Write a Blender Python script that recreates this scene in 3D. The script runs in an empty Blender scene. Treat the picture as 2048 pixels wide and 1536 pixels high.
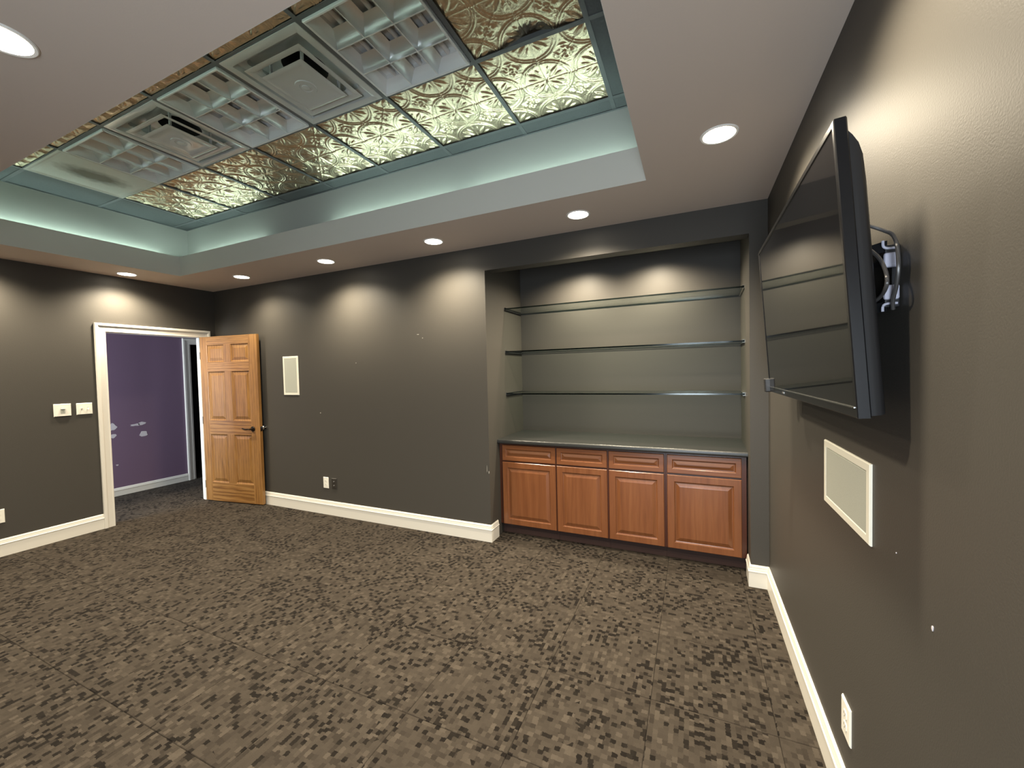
import bpy, bmesh, math, random
import numpy as np
from mathutils import Matrix, Vector

random.seed(7)
C = bpy.context.scene.collection
scene = bpy.context.scene
PI = math.pi

# ------------------------------------------------------------------ camera, world, daylight, exposure
H = 1.52546
PITCH, ROLL, YAW, FPX = -0.03013, 0.023378, 0.423036, 807.82
cam_data = bpy.data.cameras.new('camera')
cam_data.sensor_fit = 'HORIZONTAL'
cam_data.sensor_width = 36.0
cam_data.lens = FPX / 2048 * 36.0
cam_data.clip_start = 0.02
cam = bpy.data.objects.new('camera', cam_data)
C.objects.link(cam)
_R = Matrix.Rotation(YAW, 3, 'Z') @ Matrix.Rotation(PITCH, 3, 'X') @ Matrix.Rotation(ROLL, 3, 'Y')
cam.matrix_world = (Matrix.Translation((0, 0, H)) @
                    Matrix((_R.col[0], _R.col[2], -_R.col[1])).transposed().to_4x4())
scene.camera = cam

world = bpy.data.worlds.new('world')
scene.world = world
world.use_nodes = True
world.node_tree.nodes['Background'].inputs[0].default_value = (0.75, 0.87, 1.0, 1)
world.node_tree.nodes['Background'].inputs[1].default_value = 1.0

vs = scene.view_settings
vs.view_transform = 'Standard'
vs.look = 'None'
vs.gamma = 1.0
vs.use_curve_mapping = False
vs.exposure = 0.85
scene.cycles.caustics_reflective = False
scene.cycles.caustics_refractive = False

def area_light(name, loc, direction, sx, sy, watts, color):
    d = bpy.data.lights.new(name, 'AREA')
    d.shape = 'RECTANGLE'; d.size = sx; d.size_y = sy
    d.energy = watts; d.color = color
    o = bpy.data.objects.new(name, d); C.objects.link(o)
    o.location = loc
    o.rotation_euler = Vector(direction).to_track_quat('-Z', 'Y').to_euler()
    return o

DAY = (0.80, 0.90, 1.0)
area_light('daylight_window', (-0.05, -1.72, 1.12), (0, 1, 0), 0.74, 1.75, 55, DAY)
area_light('daylight_hall', (-6.35, 0.42, 1.5), (0, 1, 0), 1.1, 1.9, 70, DAY)

LAMP_COL = (1.0, 0.87, 0.66)
LAMP_W = 12.5
COVE_COL = (0.74, 1.0, 0.91)
COVE_E = 9.5

# ------------------------------------------------------------------ material helpers
def lin(r, g, b):
    f = lambda c: (c / 255 / 12.92) if c / 255 <= 0.04045 else ((c / 255 + 0.055) / 1.055) ** 2.4
    return (f(r), f(g), f(b), 1)

def new_mat(name):
    m = bpy.data.materials.new(name); m.use_nodes = True
    nt = m.node_tree
    return m, nt, nt.nodes['Principled BSDF']

def P(name, col, rough=0.5, metal=0.0, spec=0.5, coat=0.0, bump=None, vary=None):
    """principled; bump=(scale,strength,distance), vary=(scale,amount)"""
    m, nt, b = new_mat(name)
    c = col if len(col) == 4 else (*col, 1)
    b.inputs['Base Color'].default_value = c
    b.inputs['Roughness'].default_value = rough
    b.inputs['Metallic'].default_value = metal
    b.inputs['Specular IOR Level'].default_value = spec
    b.inputs['Coat Weight'].default_value = coat
    N, L = nt.nodes, nt.links
    if bump or vary:
        tc = N.new('ShaderNodeTexCoord')
    if vary:
        n = N.new('ShaderNodeTexNoise'); n.inputs['Scale'].default_value = vary[0]; n.inputs['Detail'].default_value = 4
        L.new(tc.outputs['Object'], n.inputs['Vector'])
        r = N.new('ShaderNodeValToRGB')
        a = vary[1]
        r.color_ramp.elements[0].position = 0.3; r.color_ramp.elements[1].position = 0.7
        r.color_ramp.elements[0].color = (c[0] * (1 - a), c[1] * (1 - a), c[2] * (1 - a), 1)
        r.color_ramp.elements[1].color = (min(1, c[0] * (1 + a)), min(1, c[1] * (1 + a)), min(1, c[2] * (1 + a)), 1)
        L.new(n.outputs['Fac'], r.inputs['Fac']); L.new(r.outputs['Color'], b.inputs['Base Color'])
    if bump:
        n = N.new('ShaderNodeTexNoise'); n.inputs['Scale'].default_value = bump[0]; n.inputs['Detail'].default_value = 2
        L.new(tc.outputs['Object'], n.inputs['Vector'])
        bp = N.new('ShaderNodeBump'); bp.inputs['Strength'].default_value = bump[1]; bp.inputs['Distance'].default_value = bump[2]
        L.new(n.outputs['Fac'], bp.inputs['Height']); L.new(bp.outputs['Normal'], b.inputs['Normal'])
    return m

def emit(name, col, strength):
    m = bpy.data.materials.new(name); m.use_nodes = True
    nt = m.node_tree; nt.nodes.clear()
    e = nt.nodes.new('ShaderNodeEmission'); o = nt.nodes.new('ShaderNodeOutputMaterial')
    e.inputs[0].default_value = (*col, 1); e.inputs[1].default_value = strength
    nt.links.new(e.outputs[0], o.inputs[0])
    return m

def wood(name, light, mid, dark, axis, along=1.6, across=22.0, pore=260.0, pore_amt=0.35, rings=0.3, rough=0.35, coat=0.2):
    """axis: 0/1/2 = grain along the object's local x/y/z"""
    m, nt, b = new_mat(name)
    N, L = nt.nodes, nt.links
    tc = N.new('ShaderNodeTexCoord'); oi = N.new('ShaderNodeObjectInfo')
    off = N.new('ShaderNodeVectorMath'); off.operation = 'MULTIPLY_ADD'
    comb = N.new('ShaderNodeCombineXYZ')
    for i in range(3): L.new(oi.outputs['Random'], comb.inputs[i])
    off.inputs[1].default_value = (7.3, 11.1, 5.7)
    L.new(comb.outputs[0], off.inputs[0]); L.new(tc.outputs['Object'], off.inputs[2])
    def mapped(sa, sc):
        mp = N.new('ShaderNodeMapping'); s = [sc, sc, sc]; s[axis] = sa
        mp.inputs['Scale'].default_value = s
        L.new(off.outputs[0], mp.inputs['Vector']); return mp
    n1 = N.new('ShaderNodeTexNoise'); n1.inputs['Scale'].default_value = 1; n1.inputs['Detail'].default_value = 6; n1.inputs['Distortion'].default_value = 0.6
    L.new(mapped(along, across).outputs[0], n1.inputs['Vector'])
    wv = N.new('ShaderNodeTexWave'); wv.wave_type = 'RINGS'; wv.rings_direction = 'SPHERICAL'
    wv.inputs['Scale'].default_value = 1.0; wv.inputs['Distortion'].default_value = 5; wv.inputs['Detail'].default_value = 2; wv.inputs['Detail Scale'].default_value = 1.2
    L.new(mapped(1.4, 14).outputs[0], wv.inputs['Vector'])
    n2 = N.new('ShaderNodeTexNoise'); n2.inputs['Scale'].default_value = 1; n2.inputs['Detail'].default_value = 3
    L.new(mapped(pore / 30, pore).outputs[0], n2.inputs['Vector'])
    mx = N.new('ShaderNodeMix'); mx.inputs[0].default_value = rings
    L.new(n1.outputs['Fac'], mx.inputs[2]); L.new(wv.outputs['Fac'], mx.inputs[3])
    r = N.new('ShaderNodeValToRGB'); cr = r.color_ramp
    cr.elements[0].position = 0.22; cr.elements[0].color = dark
    cr.elements[1].position = 0.78; cr.elements[1].color = light
    e = cr.elements.new(0.5); e.color = mid
    L.new(mx.outputs[0], r.inputs['Fac'])
    pr = N.new('ShaderNodeMapRange'); pr.inputs[1].default_value = 0.35; pr.inputs[2].default_value = 0.55
    pr.inputs[3].default_value = 1 - pore_amt; pr.inputs[4].default_value = 1.0
    L.new(n2.outputs['Fac'], pr.inputs[0])
    mul = N.new('ShaderNodeMix'); mul.data_type = 'RGBA'; mul.blend_type = 'MULTIPLY'; mul.inputs[0].default_value = 1
    L.new(r.outputs['Color'], mul.inputs[6]); L.new(pr.outputs[0], mul.inputs[7])
    L.new(mul.outputs[2], b.inputs['Base Color'])
    b.inputs['Roughness'].default_value = rough; b.inputs['Coat Weight'].default_value = coat; b.inputs['Coat Roughness'].default_value = 0.15
    bp = N.new('ShaderNodeBump'); bp.inputs['Strength'].default_value = 0.08; bp.inputs['Distance'].default_value = 0.001
    L.new(n2.outputs['Fac'], bp.inputs['Height']); L.new(bp.outputs['Normal'], b.inputs['Normal'])
    return m

def carpet_material():
    m, nt, b = new_mat('carpet_tile')
    N, L = nt.nodes, nt.links
    def math_(op, a, c=None, clamp=False):
        n = N.new('ShaderNodeMath'); n.operation = op; n.use_clamp = clamp
        for i, v in enumerate((a, c)):
            if v is None: continue
            if isinstance(v, (int, float)): n.inputs[i].default_value = v
            else: L.new(v, n.inputs[i])
        return n.outputs[0]
    tc = N.new('ShaderNodeTexCoord'); oi = N.new('ShaderNodeObjectInfo'); rnd = oi.outputs['Random']
    geo = N.new('ShaderNodeNewGeometry')
    wob = N.new('ShaderNodeTexNoise'); wob.inputs['Scale'].default_value = 130; wob.inputs['Detail'].default_value = 1
    L.new(tc.outputs['Object'], wob.inputs['Vector'])
    wm = N.new('ShaderNodeVectorMath'); wm.operation = 'MULTIPLY_ADD'
    wm.inputs[1].default_value = (0.009, 0.009, 0); L.new(wob.outputs['Color'], wm.inputs[0]); L.new(tc.outputs['Object'], wm.inputs[2])
    sp = N.new('ShaderNodeSeparateXYZ'); L.new(wm.outputs[0], sp.inputs[0])
    # quarter turned tiles: swap the axes on a random half of them
    turn = math_('GREATER_THAN', math_('FRACT', math_('MULTIPLY', rnd, 17.3)), 0.5)
    mu = N.new('ShaderNodeMix'); mv = N.new('ShaderNodeMix')
    L.new(turn, mu.inputs[0]); L.new(sp.outputs[0], mu.inputs[2]); L.new(sp.outputs[1], mu.inputs[3])
    L.new(turn, mv.inputs[0]); L.new(sp.outputs[1], mv.inputs[2]); L.new(sp.outputs[0], mv.inputs[3])
    CELL = 1 / 0.0215
    u = math_('ADD', math_('MULTIPLY', mu.outputs[0], CELL), math_('MULTIPLY', rnd, 400))
    v = math_('ADD', math_('MULTIPLY', mv.outputs[0], CELL * 1.08), math_('MULTIPLY', rnd, 170))
    row = math_('FLOOR', v)
    wr = N.new('ShaderNodeTexWhiteNoise'); wr.noise_dimensions = '1D'; L.new(row, wr.inputs['W'])
    def cells(k, shift):
        uu = math_('FLOOR', math_('ADD', math_('MULTIPLY', u, k), math_('MULTIPLY', wr.outputs['Value'], 3.7 + shift)))
        cv = N.new('ShaderNodeCombineXYZ'); L.new(uu, cv.inputs[0]); L.new(math_('ADD', row, shift), cv.inputs[1])
        w = N.new('ShaderNodeTexWhiteNoise'); w.noise_dimensions = '2D'; L.new(cv.outputs[0], w.inputs['Vector'])
        return w.outputs['Value']
    w1, w2, w3 = cells(0.95, 13), cells(0.48, 57), cells(0.85, 91)
    cl = N.new('ShaderNodeTexNoise'); cl.inputs['Scale'].default_value = 3.4; cl.inputs['Detail'].default_value = 1.5
    L.new(geo.outputs['Position'], cl.inputs['Vector'])
    mr = N.new('ShaderNodeMapRange'); mr.inputs[1].default_value = 0.36; mr.inputs[2].default_value = 0.66
    mr.inputs[3].default_value = 0.045; mr.inputs[4].default_value = 0.26
    L.new(cl.outputs['Fac'], mr.inputs[0])
    ucell = math_('FLOOR', math_('ADD', math_('MULTIPLY', u, 0.95), math_('MULTIPLY', wr.outputs['Value'], 16.7)))
    odd = math_('FRACT', math_('MULTIPLY', math_('ADD', ucell, row), 0.5))          # only every other cell may turn dark
    allow = math_('LESS_THAN', odd, 0.25)
    d1 = math_('MULTIPLY', math_('LESS_THAN', w1, math_('MULTIPLY', mr.outputs[0], 1.9)), allow)
    d1 = math_('MULTIPLY', d1, math_('ADD', math_('MULTIPLY', w3, 0.35), 0.78))
    d2 = math_('MULTIPLY', math_('LESS_THAN', w2, math_('MULTIPLY', mr.outputs[0], 0.30)), 0.9)
    dark = math_('MAXIMUM', d1, d2, True)
    lr = N.new('ShaderNodeValToRGB'); cr = lr.color_ramp; cr.interpolation = 'LINEAR'
    cr.elements[0].position = 0.0; cr.elements[0].color = (0.0245, 0.0194, 0.0147, 1)
    cr.elements[1].position = 1.0; cr.elements[1].color = (0.064, 0.0525, 0.0405, 1)
    e = cr.elements.new(0.25); e.color = (0.0355, 0.0286, 0.0218, 1); e = cr.elements.new(0.8); e.color = (0.0440, 0.0357, 0.0273, 1)
    L.new(w3, lr.inputs['Fac'])
    fab = N.new('ShaderNodeTexNoise'); fab.inputs['Scale'].default_value = 700; fab.inputs['Detail'].default_value = 2
    L.new(tc.outputs['Object'], fab.inputs['Vector'])
    mx = N.new('ShaderNodeMix'); mx.data_type = 'RGBA'; L.new(math_('MULTIPLY', dark, 0.98), mx.inputs[0])
    L.new(lr.outputs['Color'], mx.inputs[6]); mx.inputs[7].default_value = (0.0065, 0.0047, 0.0035, 1)
    fm = N.new('ShaderNodeMapRange'); fm.inputs[1].default_value = 0.3; fm.inputs[2].default_value = 0.7; fm.inputs[3].default_value = 0.7; fm.inputs[4].default_value = 1.25
    L.new(fab.outputs['Fac'], fm.inputs[0])
    ml = N.new('ShaderNodeMix'); ml.data_type = 'RGBA'; ml.blend_type = 'MULTIPLY'; ml.inputs[0].default_value = 1
    L.new(mx.outputs[2], ml.inputs[6]); L.new(fm.outputs[0], ml.inputs[7])
    L.new(ml.outputs[2], b.inputs['Base Color'])
    b.inputs['Roughness'].default_value = 0.95; b.inputs['Specular IOR Level'].default_value = 0.15
    bp = N.new('ShaderNodeBump'); bp.inputs['Strength'].default_value = 0.5; bp.inputs['Distance'].default_value = 0.002
    L.new(fab.outputs['Fac'], bp.inputs['Height']); L.new(bp.outputs['Normal'], b.inputs['Normal'])
    return m

def glass_material(name, tint, ior, rough=0.02):
    m = bpy.data.materials.new(name); m.use_nodes = True
    nt = m.node_tree; N, L = nt.nodes, nt.links; N.clear()
    o = N.new('ShaderNodeOutputMaterial'); mix = N.new('ShaderNodeMixShader'); fr = N.new('ShaderNodeFresnel')
    t = N.new('ShaderNodeBsdfTransparent'); g = N.new('ShaderNodeBsdfGlossy')
    geo = N.new('ShaderNodeNewGeometry'); mr = N.new('ShaderNodeMapRange')   # same reflectance from either side of the pane
    mr.inputs[3].default_value = ior; mr.inputs[4].default_value = 1 / ior
    L.new(geo.outputs['Backfacing'], mr.inputs[0]); L.new(mr.outputs[0], fr.inputs['IOR'])
    t.inputs[0].default_value = tint; g.inputs[0].default_value = (0.95, 1, 0.99, 1); g.inputs['Roughness'].default_value = rough
    L.new(fr.outputs[0], mix.inputs[0]); L.new(t.outputs[0], mix.inputs[1]); L.new(g.outputs[0], mix.inputs[2]); L.new(mix.outputs[0], o.inputs[0])
    return m

def stain_material():
    m, nt, b = new_mat('stained_panel')
    N, L = nt.nodes, nt.links
    tc = N.new('ShaderNodeTexCoord'); mp = N.new('ShaderNodeMapping')
    mp.inputs['Scale'].default_value = (5.6, 3.3, 0); L.new(tc.outputs['Object'], mp.inputs['Vector'])
    ln = N.new('ShaderNodeVectorMath'); ln.operation = 'LENGTH'; L.new(mp.outputs[0], ln.inputs[0])
    n = N.new('ShaderNodeTexNoise'); n.inputs['Scale'].default_value = 22; L.new(tc.outputs['Object'], n.inputs['Vector'])
    ad = N.new('ShaderNodeMath'); ad.operation = 'MULTIPLY_ADD'; ad.inputs[1].default_value = 0.35
    L.new(n.outputs['Fac'], ad.inputs[0]); L.new(ln.outputs['Value'], ad.inputs[2])
    r = N.new('ShaderNodeValToRGB')
    r.color_ramp.elements[0].position = 0.50; r.color_ramp.elements[0].color = (0.15, 0.13, 0.085, 1)
    r.color_ramp.elements[1].position = 1.0; r.color_ramp.elements[1].color = (0.66, 0.68, 0.62, 1)
    L.new(ad.outputs[0], r.inputs['Fac']); L.new(r.outputs['Color'], b.inputs['Base Color'])
    b.inputs['Roughness'].default_value = 0.5
    return m

M = {}
M['wall'] = P('wall_paint', (0.057, 0.0525, 0.0455), rough=0.50, spec=0.24, bump=(220, 0.22, 0.002))
M['ceil'] = P('ceiling_paint', (0.66, 0.565, 0.485), rough=0.7, bump=(180, 0.1, 0.002))
M['tray'] = P('tray_paint', (0.43, 0.435, 0.395), rough=0.7)
M['fascia_lit'] = P('fascia_lit_paint', (0.68, 0.655, 0.575), rough=0.7)  # tray paint lightened: window and cove light on the fascia put into its colour
M['white'] = P('white_trim_paint', (0.68, 0.655, 0.59), rough=0.35)
M['purple'] = P('purple_paint', (0.155, 0.100, 0.155), rough=0.45, bump=(200, 0.15, 0.002))
M['carpet'] = carpet_material()
M['slab'] = P('subfloor', (0.02, 0.017, 0.014), rough=0.9)
M['tee'] = P('grid_tee_paint', (0.125, 0.136, 0.140), rough=0.45)
M['border'] = P('border_tile_paint', (0.105, 0.117, 0.120), rough=0.8, bump=(260, 0.4, 0.002), vary=(90, 0.06))
M['plenum'] = P('plenum_dark', (0.03, 0.03, 0.03), rough=0.9)
M['gold'] = P('pressed_gold_metal', (0.74, 0.63, 0.45), rough=0.28, metal=0.95, bump=(110, 0.55, 0.003), vary=(60, 0.12))
M['stain'] = stain_material()
M['ltwhite'] = P('lamp_trim_white', (0.85, 0.84, 0.80), rough=0.4)
M['lamp'] = emit('lamp_glow', (1.0, 0.90, 0.72), 14.0)
M['tube'] = emit('cove_tube_glow', COVE_COL, COVE_E)
M['alum'] = P('louver_aluminium', (0.78, 0.81, 0.80), rough=0.38, metal=0.75)
M['fixwhite'] = P('fixture_white', (0.84, 0.86, 0.85), rough=0.3)
M['dead_tube'] = P('unlit_tube', (0.75, 0.75, 0.73), rough=0.2)
M['vent'] = P('vent_glossy_white', (0.66, 0.69, 0.67), rough=0.12, spec=0.8)
M['duct'] = P('duct_dark', (0.035, 0.032, 0.030), rough=0.7)
OAK = (lin(154, 115, 66), lin(140, 100, 53), lin(114, 78, 39))
M['oak_v'] = wood('oak_vertical', *OAK, 2, across=15, pore_amt=0.3, rings=0.22)
M['oak_h'] = wood('oak_horizontal', *OAK, 0, across=15, pore_amt=0.3, rings=0.5)
MAP = (lin(128, 82, 50), lin(118, 72, 42), lin(104, 61, 34))
M['maple_v'] = wood('maple_vertical', *MAP, 2, along=1.2, across=16, pore=160, pore_amt=0.12, rings=0.1, rough=0.32)
M['maple_h'] = wood('maple_horizontal', *MAP, 0, along=1.2, across=16, pore=160, pore_amt=0.12, rings=0.1, rough=0.32)
M['maple_dark'] = wood('maple_face_frame', lin(84, 44, 26), lin(74, 38, 22), lin(60, 30, 18), 2, along=1.2, across=16, pore=160, pore_amt=0.12, rings=0.1)
M['toe'] = P('toe_kick_vinyl', (0.05, 0.030, 0.026), rough=0.25)
M['counter'] = P('charcoal_laminate', (0.026, 0.0265, 0.0255), rough=0.33, bump=(300, 0.05, 0.001), vary=(240, 0.18))
M['glass'] = glass_material('shelf_glass', (0.94, 0.97, 0.96, 1), 1.55)
M['glass_edge'] = glass_material('glass_edge_green', (0.06, 0.105, 0.098, 1), 1.45, 0.14)
M['channel'] = P('shaded_channel_metal', (0.20, 0.20, 0.20), rough=0.3, metal=0.9)  # left channels only: bright metal darkened, as if seen against the light
M['chrome'] = P('bright_metal', (0.82, 0.82, 0.80), rough=0.18, metal=1.0)
M['bronze'] = P('dark_bronze', (0.03, 0.024, 0.02), rough=0.3, metal=0.8)
M['plastic'] = P('white_plastic', (0.78, 0.76, 0.68), rough=0.35)
M['slot'] = P('slot_dark', (0.03, 0.03, 0.03), rough=0.6)
M['toggle'] = P('toggle_white', (0.85, 0.83, 0.76), rough=0.3)
M['brownplate'] = P('brown_plastic', (0.030, 0.026, 0.022), rough=0.35)
M['grille'] = P('speaker_grille', (0.40, 0.41, 0.355), rough=0.6, bump=(900, 0.5, 0.001), vary=(500, 0.12))
M['spkframe'] = P('speaker_frame', (0.74, 0.72, 0.62), rough=0.45)
M['tvblack'] = P('tv_black_plastic', (0.007, 0.007, 0.008), rough=0.24)
M['tvback'] = P('tv_back_plastic', (0.009, 0.009, 0.010), rough=0.5)
M['screen'] = P('tv_screen', (0.008, 0.008, 0.009), rough=0.05, spec=0.65)
M['tvgrey'] = P('tv_badge_grey', (0.28, 0.28, 0.28), rough=0.3, metal=0.6)
M['steel'] = P('mount_black_steel', (0.02, 0.02, 0.022), rough=0.35, metal=0.3)
M['cap'] = P('mount_grey_cap', (0.42, 0.42, 0.50), rough=0.45)
M['cable'] = P('cable_sheath', (0.055, 0.052, 0.050), rough=0.3)
M['spackle'] = P('spackle_white', (0.55, 0.52, 0.55), rough=0.8)
M['scuff'] = P('scuff_grey', (0.30, 0.29, 0.26), rough=0.7)
M['hallceil'] = P('hall_ceiling_paint', (0.5, 0.49, 0.47), rough=0.8)

# ------------------------------------------------------------------ mesh helpers
class MB:
    def __init__(self): self.v, self.f, self.mi, self.cur = [], [], [], 0
    def add(self, vs_, fs_):
        o = len(self.v); self.v += [tuple(p) for p in vs_]
        for f in fs_: self.f.append([i + o for i in f]); self.mi.append(self.cur)
        return self
    def box(self, x0, x1, y0, y1, z0, z1):
        return self.add([(x0, y0, z0), (x1, y0, z0), (x1, y1, z0), (x0, y1, z0), (x0, y0, z1), (x1, y0, z1), (x1, y1, z1), (x0, y1, z1)],
                        [(3, 2, 1, 0), (4, 5, 6, 7), (0, 1, 5, 4), (1, 2, 6, 5), (2, 3, 7, 6), (3, 0, 4, 7)])
    def prism(self, pts, z0, z1):
        n = len(pts)
        return self.add([(x, y, z0) for x, y in pts] + [(x, y, z1) for x, y in pts],
                        [tuple(range(n))[::-1], tuple(range(n, 2 * n))] + [(i, (i + 1) % n, n + (i + 1) % n, n + i) for i in range(n)])
    def rings(self, loops, cap0=True, cap1=True):
        n = len(loops[0]); vs_ = [p for l in loops for p in l]; fs_ = []
        for k in range(len(loops) - 1):
            for i in range(n): fs_.append((k * n + i, k * n + (i + 1) % n, (k + 1) * n + (i + 1) % n, (k + 1) * n + i))
        if cap0: fs_.append(tuple(range(n))[::-1])
        if cap1: fs_.append(tuple(range((len(loops) - 1) * n, len(loops) * n)))
        return self.add(vs_, fs_)
    def lathe(self, prof, n=28, center=(0, 0, 0), axis=2, caps=(True, True)):
        loops = []
        for r, h in prof:
            l = []
            for i in range(n):
                a = 2 * PI * i / n; p = [r * math.cos(a), r * math.sin(a), h]
                if axis == 1: p = [p[0], p[2], -p[1]]
                if axis == 0: p = [p[2], p[0], p[1]]
                l.append((p[0] + center[0], p[1] + center[1], p[2] + center[2]))
            loops.append(l)
        return self.rings(loops, *caps)
    def tube(self, pts, r, n=8, smooth=6):
        q = []
        P_ = [Vector(p) for p in pts]
        for i in range(len(P_) - 1):
            a, b_, c, d = P_[max(i - 1, 0)], P_[i], P_[i + 1], P_[min(i + 2, len(P_) - 1)]
            for k in range(smooth):
                t = k / smooth
                q.append(0.5 * (2 * b_ + (c - a) * t + (2 * a - 5 * b_ + 4 * c - d) * t * t + (3 * b_ - a - 3 * c + d) * t ** 3))
        q.append(P_[-1]); loops = []; up = Vector((0.3, 0.2, 1)).normalized()
        for i, p in enumerate(q):
            t = (q[min(i + 1, len(q) - 1)] - q[max(i - 1, 0)]).normalized()
            s = t.cross(up)
            if s.length < 1e-4: s = t.cross(Vector((1, 0, 0)))
            s.normalize(); w = s.cross(t)
            loops.append([tuple(p + (s * math.cos(2 * PI * k / n) + w * math.sin(2 * PI * k / n)) * r) for k in range(n)])
        return self.rings(loops)
    def data(self, name, mats, smooth=False, bevel=0):
        me = bpy.data.meshes.new(name); me.from_pydata(self.v, [], self.f)
        for m in (mats if isinstance(mats, (list, tuple)) else [mats]): me.materials.append(m)
        me.polygons.foreach_set('material_index', self.mi)
        bm = bmesh.new(); bm.from_mesh(me)
        bmesh.ops.recalc_face_normals(bm, faces=bm.faces)
        if bevel:
            bmesh.ops.bevel(bm, geom=[e for e in bm.edges if e.is_manifold and e.calc_face_angle(0) > 0.5], offset=bevel, segments=2, affect='EDGES', profile=0.5)
        bm.to_mesh(me); bm.free()
        if smooth: me.shade_auto(angle=0.6) if hasattr(me, 'shade_auto') else smooth_by_angle(me)
        me.update()
        return me
def smooth_by_angle(me, angle=0.6):
    bm = bmesh.new(); bm.from_mesh(me)
    for f in bm.faces: f.smooth = True
    for e in bm.edges:
        if len(e.link_faces) == 2 and e.calc_face_angle(0) > angle: e.smooth = False
    bm.to_mesh(me); bm.free()

def put(name, me, parent=None, loc=(0, 0, 0), rot=(0, 0, 0)):
    o = bpy.data.objects.new(name, me); C.objects.link(o)
    o.location = loc; o.rotation_euler = rot
    if parent is not None: o.parent = parent
    return o
def obj(name, mb, mats, parent=None, loc=(0, 0, 0), rot=(0, 0, 0), smooth=False, bevel=0):
    return put(name, mb.data(name, mats, smooth, bevel), parent, loc, rot)
def tag(o, label, cat, group=None):
    o['label'] = label; o['category'] = cat
    if group: o['group'] = group
    return o
def thing(name, label, cat, loc=(0, 0, 0), rot=(0, 0, 0), group=None):
    return tag(put(name, None, None, loc, rot), label, cat, group)
def struct(o, label, cat):
    o['kind'] = 'structure'; return tag(o, label, cat)
def dup(root, loc, label, rot=None):
    r = root.copy(); C.objects.link(r); r.location = loc; r['label'] = label
    if rot: r.rotation_euler = rot
    for ch in list(root.children):
        c = ch.copy(); C.objects.link(c); c.parent = r
        for g in list(ch.children):
            d = g.copy(); C.objects.link(d); d.parent = c
    return r

def sweep(path, prof, closed=False):
    """path: list of (x,y) ; prof: list of (offset to the left of travel, height). mitred corners."""
    n = len(path); loops = []
    for i in range(n):
        p = Vector(path[i]); d0 = (p - Vector(path[i - 1])).normalized() if i else None
        d1 = (Vector(path[i + 1]) - p).normalized() if i < n - 1 else None
        d0 = d0 or d1; d1 = d1 or d0
        n0, n1 = Vector((-d0.y, d0.x)), Vector((-d1.y, d1.x))
        m_ = (n0 + n1); m_ = m_ / max(1e-6, m_.dot(n0))
        loops.append([(p.x + m_.x * o_, p.y + m_.y * o_, z) for o_, z in prof])
    return loops

# ------------------------------------------------------------------ dimensions (metres)
XL, XR, YB, YF = -5.594, 0.459, 3.187, -1.70
Z1, Z2 = 2.636, 3.180
NX0, NX1, NX1B, NYB, NZH, NZC = -1.675, 0.350, 0.376, 3.990, 2.424, 2.605
TX0, TX1, TYB, TYF, LIP = -5.026, -0.244, 2.542, 0.872, 2.841
UX0, UX1, UYB, UYF = -5.140, -0.130, 2.686, 0.728
TILE, GX = 0.6096, -1.0548
ROWY = [2.5576, 1.948, 1.3605, 0.7288]     # tee lines C, A, B and the front edge
DY0, DY1, DZ = 2.120, 3.030, 2.040          # doorway
WT = 0.12
HX = -6.990                                  # hall wall face
TOP = 2.75

# ------------------------------------------------------------------ walls
w = MB()
w.box(XL - WT, NX0, YB, YB + WT, 0, TOP)                     # left of the niche
w.box(NX0, NX1, YB, YB + WT, NZH, TOP)                       # header over the niche
wall_back = struct(obj('wall_back', w, M['wall']), 'dark grey brown back wall with the shelf niche', 'wall')

w = MB().box(XR, XR + WT, YF - WT, YB, 0, TOP)
struct(obj('wall_niche_left', MB().box(NX0 - WT, NX0, YB + WT, NYB + WT, 0, TOP), M['wall']), 'left cheek wall of the shelf niche', 'wall')
struct(obj('wall_niche_back', MB().box(NX0, NX1B, NYB, NYB + WT, 0, TOP), M['wall']), 'back wall of the shelf niche behind the glass shelves', 'wall')
struct(obj('wall_niche_right', MB().prism([(NX1, YB), (XR + WT, YB), (XR + WT, NYB + WT), (NX1B, NYB + WT)], 0, TOP), M['wall']), 'right cheek wall of the shelf niche beside the television', 'wall')
struct(obj('ceiling_niche', MB().box(NX0, NX1B, YB + WT, NYB, NZC, TOP), M['wall']), 'painted ceiling inside the shelf niche', 'ceiling')
wall_right = struct(obj('wall_right', w, M['wall']), 'dark grey brown right wall behind the television', 'wall')

w = MB()
w.box(XL - WT, XL, YF - WT, DY0 - 0.02, 0, TOP)
w.box(XL - WT, XL, DY1 + 0.02, YB, 0, TOP)
w.box(XL - WT, XL, DY0 - 0.02, DY1 + 0.02, DZ + 0.02, TOP)
wall_left = struct(obj('wall_left', w, M['wall']), 'dark grey brown left wall with the doorway', 'wall')

WX0, WX1, WZ0, WZ1 = -0.46, 0.36, 0.18, 2.06
w = MB()
w.box(XL, WX0, YF - WT, YF, 0, TOP); w.box(WX1, XR, YF - WT, YF, 0, TOP)
w.box(WX0, WX1, YF - WT, YF, 0, WZ0); w.box(WX0, WX1, YF - WT, YF, WZ1, TOP)
struct(obj('wall_front', w, M['wall']), 'dark grey brown wall behind the camera with a window', 'wall')
win = struct(put('window_1', None, None, (0, 0, 0)), 'white framed window in the wall behind the camera', 'window')
f = MB(); t = 0.05
f.box(WX0, WX1, YF - 0.1, YF + 0.01, WZ0, WZ0 + t); f.box(WX0, WX1, YF - 0.1, YF + 0.01, WZ1 - t, WZ1)
f.box(WX0, WX0 + t, YF - 0.1, YF + 0.01, WZ0 + t, WZ1 - t); f.box(WX1 - t, WX1, YF - 0.1, YF + 0.01, WZ0 + t, WZ1 - t)
obj('window_frame', f, M['white'], win)

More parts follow.
